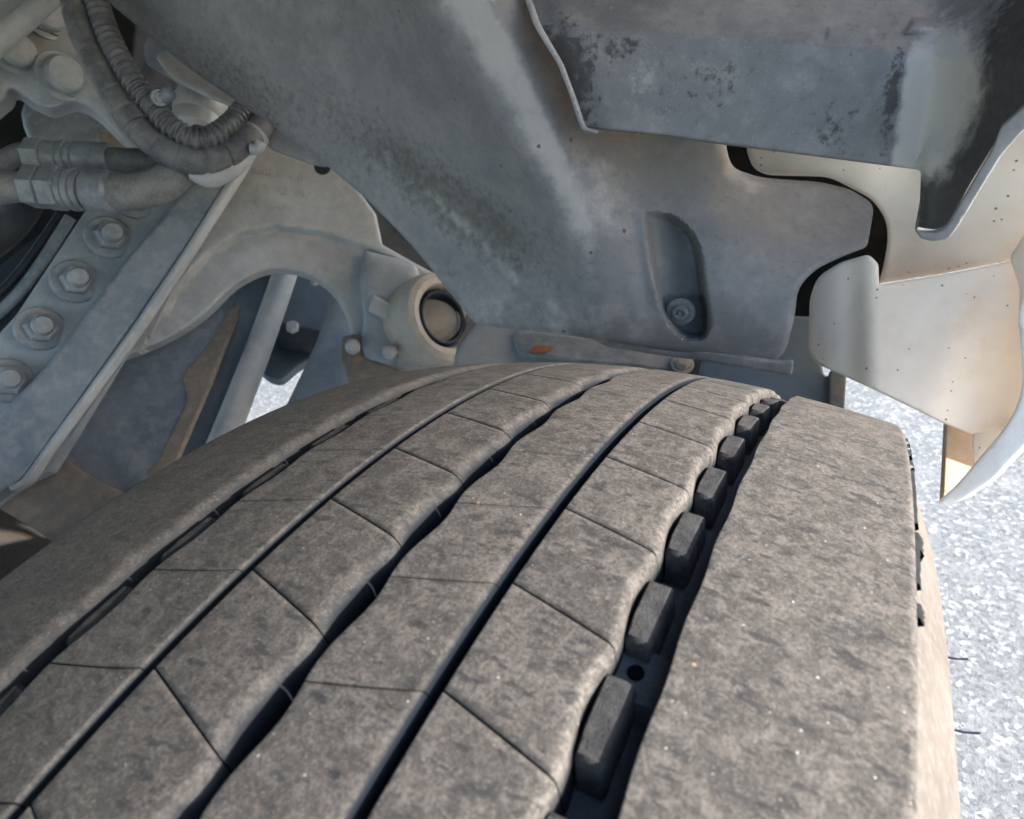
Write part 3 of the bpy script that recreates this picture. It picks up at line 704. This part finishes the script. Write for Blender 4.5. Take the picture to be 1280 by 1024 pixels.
# dark web behind, joining the casting to the frame
ec = PK.hit(541, 402, .0)
en = (PK.n + CR @ Vector((.75, .1, 0))).normalized()
eye = lathe('bushing_eye', ec, en, [(-.07, .072), (.018, .071), (.030, .067), (.035, .059), (.034, .051), (.028, .047), (-.05, .046), (-.05, 0)], EYE, cast, 40)
slv = lathe('bushing_sleeve', ec, en, [(-.03, .043), (.024, .043), (.028, .041), (.026, .037), (-.02, .036), (-.04, .035), (-.04, 0)], DARK, eye, 36)
panel('cheek_shade', rc([(455, 312, 6), (520, 330, 8), (528, 352, 14), (506, 380, 16), (502, 430, 16), (492, 462, 14), (455, 455, 10), (448, 430, 12), (456, 400, 14), (448, 350, 14)], 10), PK, .03, CAST2, cast, step=6, roll=(20, .013), raised=.014)  # raised darker plate stands in for shading of a concave band
panel('cast_lug', rc([(466, 368), (500, 384), (493, 404), (460, 388)], 3), PK, .02, CAST, cast, roll=(3, .004), raised=.024)
panel('foot_plate', rc([(428, 420), (448, 418), (452, 445), (500, 462), (500, 500), (440, 490), (425, 448)], 6), PK, .02, MUD, cast, step=12, roll=(5, .004), raised=.012)
for (x, y) in ((487, 440), (441, 434)):
    lathe('rivet', PK.hit(x, y, .026), PK.n, [(0, .011), (.004, .011), (.010, .007), (.011, 0)], CAST, cast, 20)
# raised foundry marks, too worn to read
v = []; f = []
for (x0, y0, n) in ((306, 208, 20), (312, 230, 24), (318, 252, 14)):
    for i in range(n):
        if random.random() < .22: continue
        for r_ in range(3):
            if random.random() < .3: continue
            p = PK.hit(x0 + i * 4.4, y0 + r_ * 3.4 + i * .7, .0); e1 = PK.hit(x0 + i * 4.4 + 1.6, y0 + r_ * 3.4 + i * .7, 0) - p; e2 = PK.n.cross(e1)
            o = len(v); q = [p, p + e1, p + e1 + e2, p + e2]; v += q + [a + PK.n * .0009 for a in q]
            f += [(o + 4, o + 5, o + 6, o + 7), (o, o + 1, o + 5, o + 4), (o + 1, o + 2, o + 6, o + 5), (o + 2, o + 3, o + 7, o + 6), (o + 3, o, o + 4, o + 7)]
tag(link('foundry_marks', mesh('foundry_marks', v, f), CAST2, cast, False), kind='stuff')

# ------------------------------------------------------------------ frame rail with the row of nuts
rail = empty('frame_rail', W(60, 600, .85), 'grey chassis frame rail running diagonally with a row of large nuts', 'frame rail')
PR = PL((100, 350, .90), (20, 590, .84), (280, 200, .96))
panel('bolt_flange', rc([(150, 205, 4), (250, 190, 4), (330, 150, 4), (60, 590, 4), (-60, 640, 4), (-60, 480, 4), (20, 395, 6), (108, 262, 10)], 6), PR, .02, CAST2, rail, step=16, roll=(4, .003))
PR2 = PL((100, 350, .86), (20, 590, .80), (280, 200, .92))
panel('side_face', rc([(252, 214, 8), (312, 186, 6), (240, 300, 0), (165, 410, 0), (30, 600, 14), (8, 612, 10), (-30, 640, 4), (-60, 640, 4), (-40, 560, 4), (60, 455, 0), (150, 335, 0), (210, 262, 0)], 6), PR2, .030, BLUE, rail, step=10, roll=(6, .012))
panel('bright_ridge', rc([(308, 190, 3), (316, 190, 4), (303, 212, 0), (240, 312, 0), (172, 413, 0), (112, 494, 0), (62, 562, 0), (34, 604, 8), (14, 614, 6), (10, 608, 4), (27, 600, 8), (54, 562, 0), (104, 494, 0), (163, 412, 0), (232, 310, 0), (294, 210, 0)], 4), PR2, .014, CAST, rail, step=9, roll=(3, .003), raised=.006)
rn = (PR.n + CR @ Vector((.75, -.12, 0))).normalized()
for (x, y) in ((136, 297), (94, 352), (50, 411), (10, 476), (168, 248)):
    bolt(PR.hit(x, y, .013), rn, .0200, rail, BLUE)
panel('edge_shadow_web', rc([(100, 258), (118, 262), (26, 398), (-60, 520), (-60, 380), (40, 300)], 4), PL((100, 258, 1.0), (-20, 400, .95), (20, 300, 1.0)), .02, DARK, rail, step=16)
tube('brake_pipe', [W(-40, 400, .93), W(20, 345, .95), W(75, 268, .97)], .006, DARK, rail)
tube('brake_pipe', [W(-40, 425, .93), W(28, 362, .95), W(88, 272, .97)], .008, BLUE, rail)

# splash plate with tan edge, damper tube, hidden axle pieces
spl = empty('backing_plate', W(150, 640, .8), 'mud stained flat backing plate under the frame rail with an orange dusty edge', 'plate')
PS = PL((150, 450, 1.02), (60, 660, .86), (260, 420, 1.05))
panel('plate_face', rc([(90, 470), (150, 430), (270, 370), (306, 340), (300, 360), (210, 585), (190, 620), (60, 720), (-60, 780), (-60, 620), (20, 590)], 8), PS, .01, BLUE, spl, step=14, roll=(4, .004), h=lambda X, Y: .012 * np.exp(-(seg_d(X, Y, [(100, 520), (150, 560), (190, 620)]) / 9) ** 2))
panel('dusty_edge', rc([(303, 342, 3), (314, 348, 3), (262, 480, 5), (214, 590, 5), (150, 650, 5), (130, 640, 5), (196, 578, 6), (236, 500, 10), (226, 470, 10), (262, 430, 8), (284, 390, 6)], 6), PS, .008, RUSTY, spl, step=10, roll=(3, .002), raised=.006)
panel('mud_step', rc([(20, 605, 8), (64, 560, 8), (120, 600, 10), (182, 628, 10), (120, 680, 8), (40, 760, 4), (-60, 800, 4), (-60, 650, 6)], 8), PS, .02, MUD, spl, step=12, roll=(7, .006), raised=.03)
lathe('plate_hole_plug', PS.hit(64, 588, .031), PS.n, [(0, .010), (.001, .010), (.0012, .008), (-.003, .007), (-.003, 0)], DARK, spl, 20)
hub = empty('brake_housing', W(10, 700, .7), 'dark rounded brake housing in the lower left behind the tyre edge', 'housing')
panel('housing_body', rc([(-60, 600, 0), (0, 636, 10), (44, 662, 12), (84, 690, 10), (40, 760, 0), (-60, 830, 0)], 8), PL((0, 640, .70), (60, 690, .70), (0, 760, .66)), .06, m_metal('dark_brown_housing', (.020, .018, .016), (.036, .031, .027), (.05, .043, .037), .9, 14, .5, spec=.08), hub, step=6, roll=(30, .022))  # one very dark brown over the whole body

dam = empty('damper_tube', W(215, 600, 1.0), 'straight grey damper tube slanting down behind the casting arch', 'damper')
tube('tube_body', [W(374, 290, 1.12), W(322, 440, 1.06), W(243, 640, .98)], [.019, .020, .022], CAST, dam, 28, 3)  # narrow pale body stands for the lit strip of the tube
panel('shaded_side', rc([(330, 290, 2), (368, 290, 2), (316, 440, 0), (236, 640, 2), (180, 640, 2), (262, 440, 0)], 3), PL((350, 290, 1.13), (300, 440, 1.07), (210, 640, .99)), .05, SHADOWBLUE, dam, roll=(4, .006))  # dark blue sheet paints the tube side turned away from light

ax = empty('axle_bracket', W(380, 500, 1.3), 'dark blue bracket with a notched lower edge seen through the casting arch', 'bracket')
PX = PL((300, 400, 1.30), (450, 400, 1.35), (380, 480, 1.25))
panel('notched_plate', rc([(300, 300), (470, 300), (470, 440), (405, 452, 4), (392, 446, 10), (372, 458, 12), (352, 476, 8), (336, 472, 6), (322, 460, 4), (290, 430)], 5), PX, .02, m_metal('deep_blue_steel', (.028, .045, .065), (.04, .06, .085), (.07, .085, .10), .45, 9, .3), ax, step=14, roll=(5, .004))
panel('crossing_bar', rc([(350, 402), (450, 424), (450, 446), (350, 428)], 4), PX, .02, DARK, ax, roll=(4, .004), raised=.04)
bolt(PX.hit(366, 411, .07), PX.n, .012, ax, TIE, stud=False, washer=False)
bolt(PX.hit(394, 353, .07), PX.n, .010, ax, TIE, stud=False, washer=False)
tr = empty('track_rod', W(410, 500, 1.1), 'pale tapered rod leaning behind the right side of the casting arch', 'rod')
tube('rod_body', [W(440, 360, 1.16), W(425, 440, 1.12), W(395, 540, 1.05)], [.028, .042, .060], CAST2, tr, 24)
side_br = empty('dusty_bracket', W(600, 450, .9), 'brown dusted narrow bracket beside the bushing eye at the liner corner', 'bracket')
panel('narrow_plate', rc([(600, 380), (612, 400), (592, 470), (562, 480), (572, 430), (590, 396)], 4), PL((600, 390, .88), (592, 460, .86), (570, 440, .9)), .02, MUD, side_br, roll=(4, .004))

# dark engine and frame mass further in
eng = empty('engine_underside', W(300, 100, 1.5), 'dark engine and frame mass deep behind the hoses and liner', 'engine')
PE = PL((0, 100, 1.45), (500, 100, 1.55), (300, 300, 1.5))
panel('engine_side', rc([(-200, -200, 0), (700, -200, 0), (640, 340), (575, 362), (480, 330), (300, 330), (200, 420), (0, 560), (-200, 600, 0)], 8), PE, .05, UNDERBLACK, eng, step=40)  # flat backdrop sheet, black in place of the shade deep inside
panel('cast_boss', crom([(30, 130), (120, 110), (190, 160), (170, 190), (80, 186), (50, 200)], 5), PL((0, 100, 1.2), (150, 100, 1.2), (100, 200, 1.15)), .06, BLUE, eng, step=12, roll=(14, .02))
panel('tan_panel', rc([(120, 165), (210, 165), (200, 210), (130, 215)], 6), PL((120, 165, 1.1), (210, 165, 1.1), (160, 210, 1.08)), .02, RUSTY, eng, roll=(4, .004))

# ------------------------------------------------------------------ top left mounting plate with bolts
mp = empty('mounting_plate', W(80, 120, .85), 'dusty grey cast mounting plate with three bolt heads in the top left corner', 'plate')
PM = PL((0, 60, .80), (120, 60, .84), (60, 140, .82))
M_out = crom([(-80, -60), (60, -70), (110, 0), (118, 60), (150, 110), (165, 150), (188, 192), (160, 180), (120, 142), (92, 128), (62, 136), (34, 124), (14, 112), (0, 130), (-80, 170)], 5)
panel('plate_body', M_out, PM, .03, CAST2, mp, step=10, roll=(9, .010), h=lambda X, Y: -.010 * blob(X, Y, 60, 120, 30, 12, 0) + .006 * blob(X, Y, 75, 95, 34, 30, 0))
mn = (PM.n + CR @ Vector((.7, -.1, 0))).normalized()
for (x, y, s) in ((76, 96, .021), (18, 66, .019), (58, 22, .019)):
    q = PM.hit(x, y, .004)
    b_ = lathe('bolt_head', q, mn, [(0, s * 1.35), (.003, s * 1.35), (.004, s * 1.02), (.018, s), (.021, s * .88), (.0215, 0)], CAST2, mp, 28)
    lathe('bolt_collar', q, mn, [(.003, s * 1.16), (.010, s * 1.16), (.011, s * 1.0)], BLUE, b_, 6)
wb = empty('pale_bar', W(0, 60, .7), 'pale painted bar crossing the extreme top left corner', 'bar')
tube('bar_body', [W(-60, 100, .72), W(0, 50, .72), W(90, -30, .72)], .012, TIE, wb, 16, 3)

# ------------------------------------------------------------------ hoses and conduits
ring1 = (.0008, lambda s, i: 1.03 + .13 * min(1, max(-1, 1.6 * math.sin(2 * math.pi * s / .0066))))
cc = empty('corrugated_conduit', W(215, 160, .68), 'ribbed corrugated conduit curving down from the top left above the wrapped hose', 'conduit')
tube('conduit_body', [W(110, -40, .66), W(132, 35, .66), (W(158, 88, .66)), W(184, 124, .665), W(214, 158, .67), W(250, 174, .68), W(284, 158, .70), W(310, 128, .73), W(330, 90, .76)], .0098, CORR, cc, 20, 10, ring=ring1)
wh = empty('wrapped_hose', W(250, 200, .69), 'thick spiral wrapped grey hose sweeping from the top left to a white tie', 'hose')
def wrapf(s, i): t = (s / .022) % 1; return 1.02 + .07 * (1 - t) - (.13 if t < .11 else 0)
tube('hose_body', [W(88, -40, .67), W(104, 35, .67), W(128, 88, .67), W(158, 140, .675), W(196, 180, .68), W(246, 200, .69), W(292, 188, .71), W(322, 162, .73), W(350, 120, .76)], .0142, HOSE, wh, 22, 10, ring=(.0012, wrapf))
ty = empty('cable_clamp', W(190, 140, .66), 'grey strap clamp binding the ribbed conduit to the wrapped hose', 'clamp')
def band(name, c, ax_, r, wd, mat, parent, sq=1.0):
    ax_ = ax_.normalized(); return lathe(name, c, ax_, [(-wd, r * .9), (-wd, r), (-wd * .8, r * 1.06), (wd * .8, r * 1.06), (wd, r), (wd, r * .9)], mat, parent, 26)
band('strap', W(170, 150, .675), W(185, 175, .675) - W(150, 120, .675), .0150, .007, HOSE, ty)
band('strap', W(194, 132, .667), W(214, 158, .667) - W(180, 118, .667), .0120, .005, HOSE, ty)
lathe('buckle', W(200, 122, .655), CAM - W(200, 122, .655), [(-.01, .009), (.004, .009), (.007, .0075), (.007, .005), (.009, .0045), (.009, 0)], FIT, ty, 20)
lathe('buckle_pin', W(209, 118, .652), W(209, 118, .652) - W(196, 128, .655), [(-.006, .007), (.004, .007), (.006, .005), (.006, 0)], FIT, ty, 18)
wt = empty('white_tie', W(325, 175, .72), 'white plastic tie ring at the right end of the wrapped hose', 'tie')
band('tie_ring', W(318, 168, .728), W(330, 156, .73) - W(306, 178, .725), .0150, .006, TIE, wt)
tube('tie_head', [W(314, 186, .71), W(322, 186, .71), W(326, 178, .71)], .006, TIE, wt, 12)
# lower pale bracket under the hose
tube('tie_cradle', [W(238, 216, .70), W(262, 222, .705), W(290, 210, .715), W(316, 188, .72)], [.006, .011, .011, .006], TIE, wt, 14)

def fitting_hose(name, path, rr, ftc, ft0, ft1, sizes, label, hm, cat='hose'):
    h_ = empty(name, ftc, label, cat)
    tube('hose_body', path, rr, hm, h_, 22, 8)
    d = ft1 - ft0; L = d.length; d.normalize()
    for (a, b, s, sg, nm) in sizes:
        lathe(nm, ft0 + d * (L * a), d, [(0, s * .85), (L * (b - a) * .12, s), (L * (b - a) * .88, s), (L * (b - a), s * .85)], FIT, h_, sg)
    return h_
fitting_hose('upper_brake_hose', [W(-60, 225, .74), W(0, 204, .74), W(28, 192, .74), W(60, 193, .74), W(140, 200, .74), W(190, 200, .745), W(222, 188, .76), W(250, 170, .80)], [.0115, .0115, .0115, .0115, .0135, .0135, .0135, .0135], W(90, 200, .74),
             W(34, 193, .74), W(142, 199, .74), [(0, .22, .0180, 6, 'hex_nut'), (.22, .42, .0160, 24, 'collar'), (.42, .50, .0175, 24, 'collar'), (.50, .58, .0162, 24, 'collar'), (.58, .98, .0172, 24, 'ferrule')], 'thinner upper hose with steel fittings running left under the conduit', HOSE)
fitting_hose('lower_brake_hose', [W(-60, 250, .70), W(0, 236, .70), W(40, 234, .70), W(100, 240, .70), W(150, 240, .70), W(195, 234, .705), W(232, 208, .715), W(262, 176, .76)], [.016, .016, .016, .016, .0185, .0185, .0175, .016], W(90, 240, .70),
             W(34, 233, .70), W(146, 240, .70), [(0, .20, .0225, 6, 'hex_nut'), (.20, .42, .0235, 6, 'hex_nut'), (.42, .50, .0210, 24, 'collar'), (.50, .58, .0222, 24, 'collar'), (.58, .66, .0208, 24, 'collar'), (.66, .98, .0218, 24, 'ferrule')], 'thick tan dusted lower hose with large steel hexagon fittings', HOSET)
tube('elbow_hose', [W(-60, 330, .80), W(-5, 290, .82), W(20, 262, .82), W(30, 238, .80)], .024, DARK, None, 20)
tag(bpy.data.objects['elbow_hose'], 'dark thick rubber hose at the left edge below the steel fittings', 'hose')

cn = empty('metal_canister', W(250, 150, .85), 'rounded grey metal canister with a flange tucked under the liner edge', 'canister')
cax = (W(262, 90, .86) - W(246, 170, .84)).normalized()
lathe('canister_body', W(246, 158, .84), cax, [(-.015, .0), (-.014, .02), (-.006, .029), (.004, .031), (.012, .029), (.016, .031), (.030, .033), (.05, .028)], CAN, cn, 32)
tube('flange', [W(214, 70, .83), W(232, 92, .82), W(262, 110, .81), W(300, 128, .81), W(330, 140, .82)], [.018, .018, .016, .012, .010], CAN, cn, 16, sq=.5)
tube('neck', [W(200, 60, .88), W(232, 80, .88), W(262, 105, .88)], .028, BLUE, cn, 18)
lb = empty('liner_hanger', W(370, 190, .7), 'dark blue hanger plate behind the liner edge next to the white tie', 'hanger')
panel('hanger_plate', rc([(322, 130), (345, 140), (430, 190), (440, 205), (400, 208, 6), (380, 202), (335, 185), (326, 160)], 6), PL((330, 150, .74), (430, 195, .76), (350, 190, .75)), .01, BLUE, lb, roll=(4, .003))
lathe('dark_plug', PK.hit(403, 209, .03), PK.n, [(0, .012), (.002, .012), (.002, 0)], DARK, lb, 20)

# ------------------------------------------------------------------ the truck's cab over the wheel (above the frame)
cab = empty('truck_cab', (-.9, 0, .95), 'underside and side skin of the truck cab above the wheel arch', 'truck cab')
box('cab_floor', (-2.25, -.9, .86), (.17, 1.0, .93), UNDER, cab, .02)
box('cab_side', (-2.25, -.9, .935), (.19, 1.2, 2.4), CAB, cab, .05)
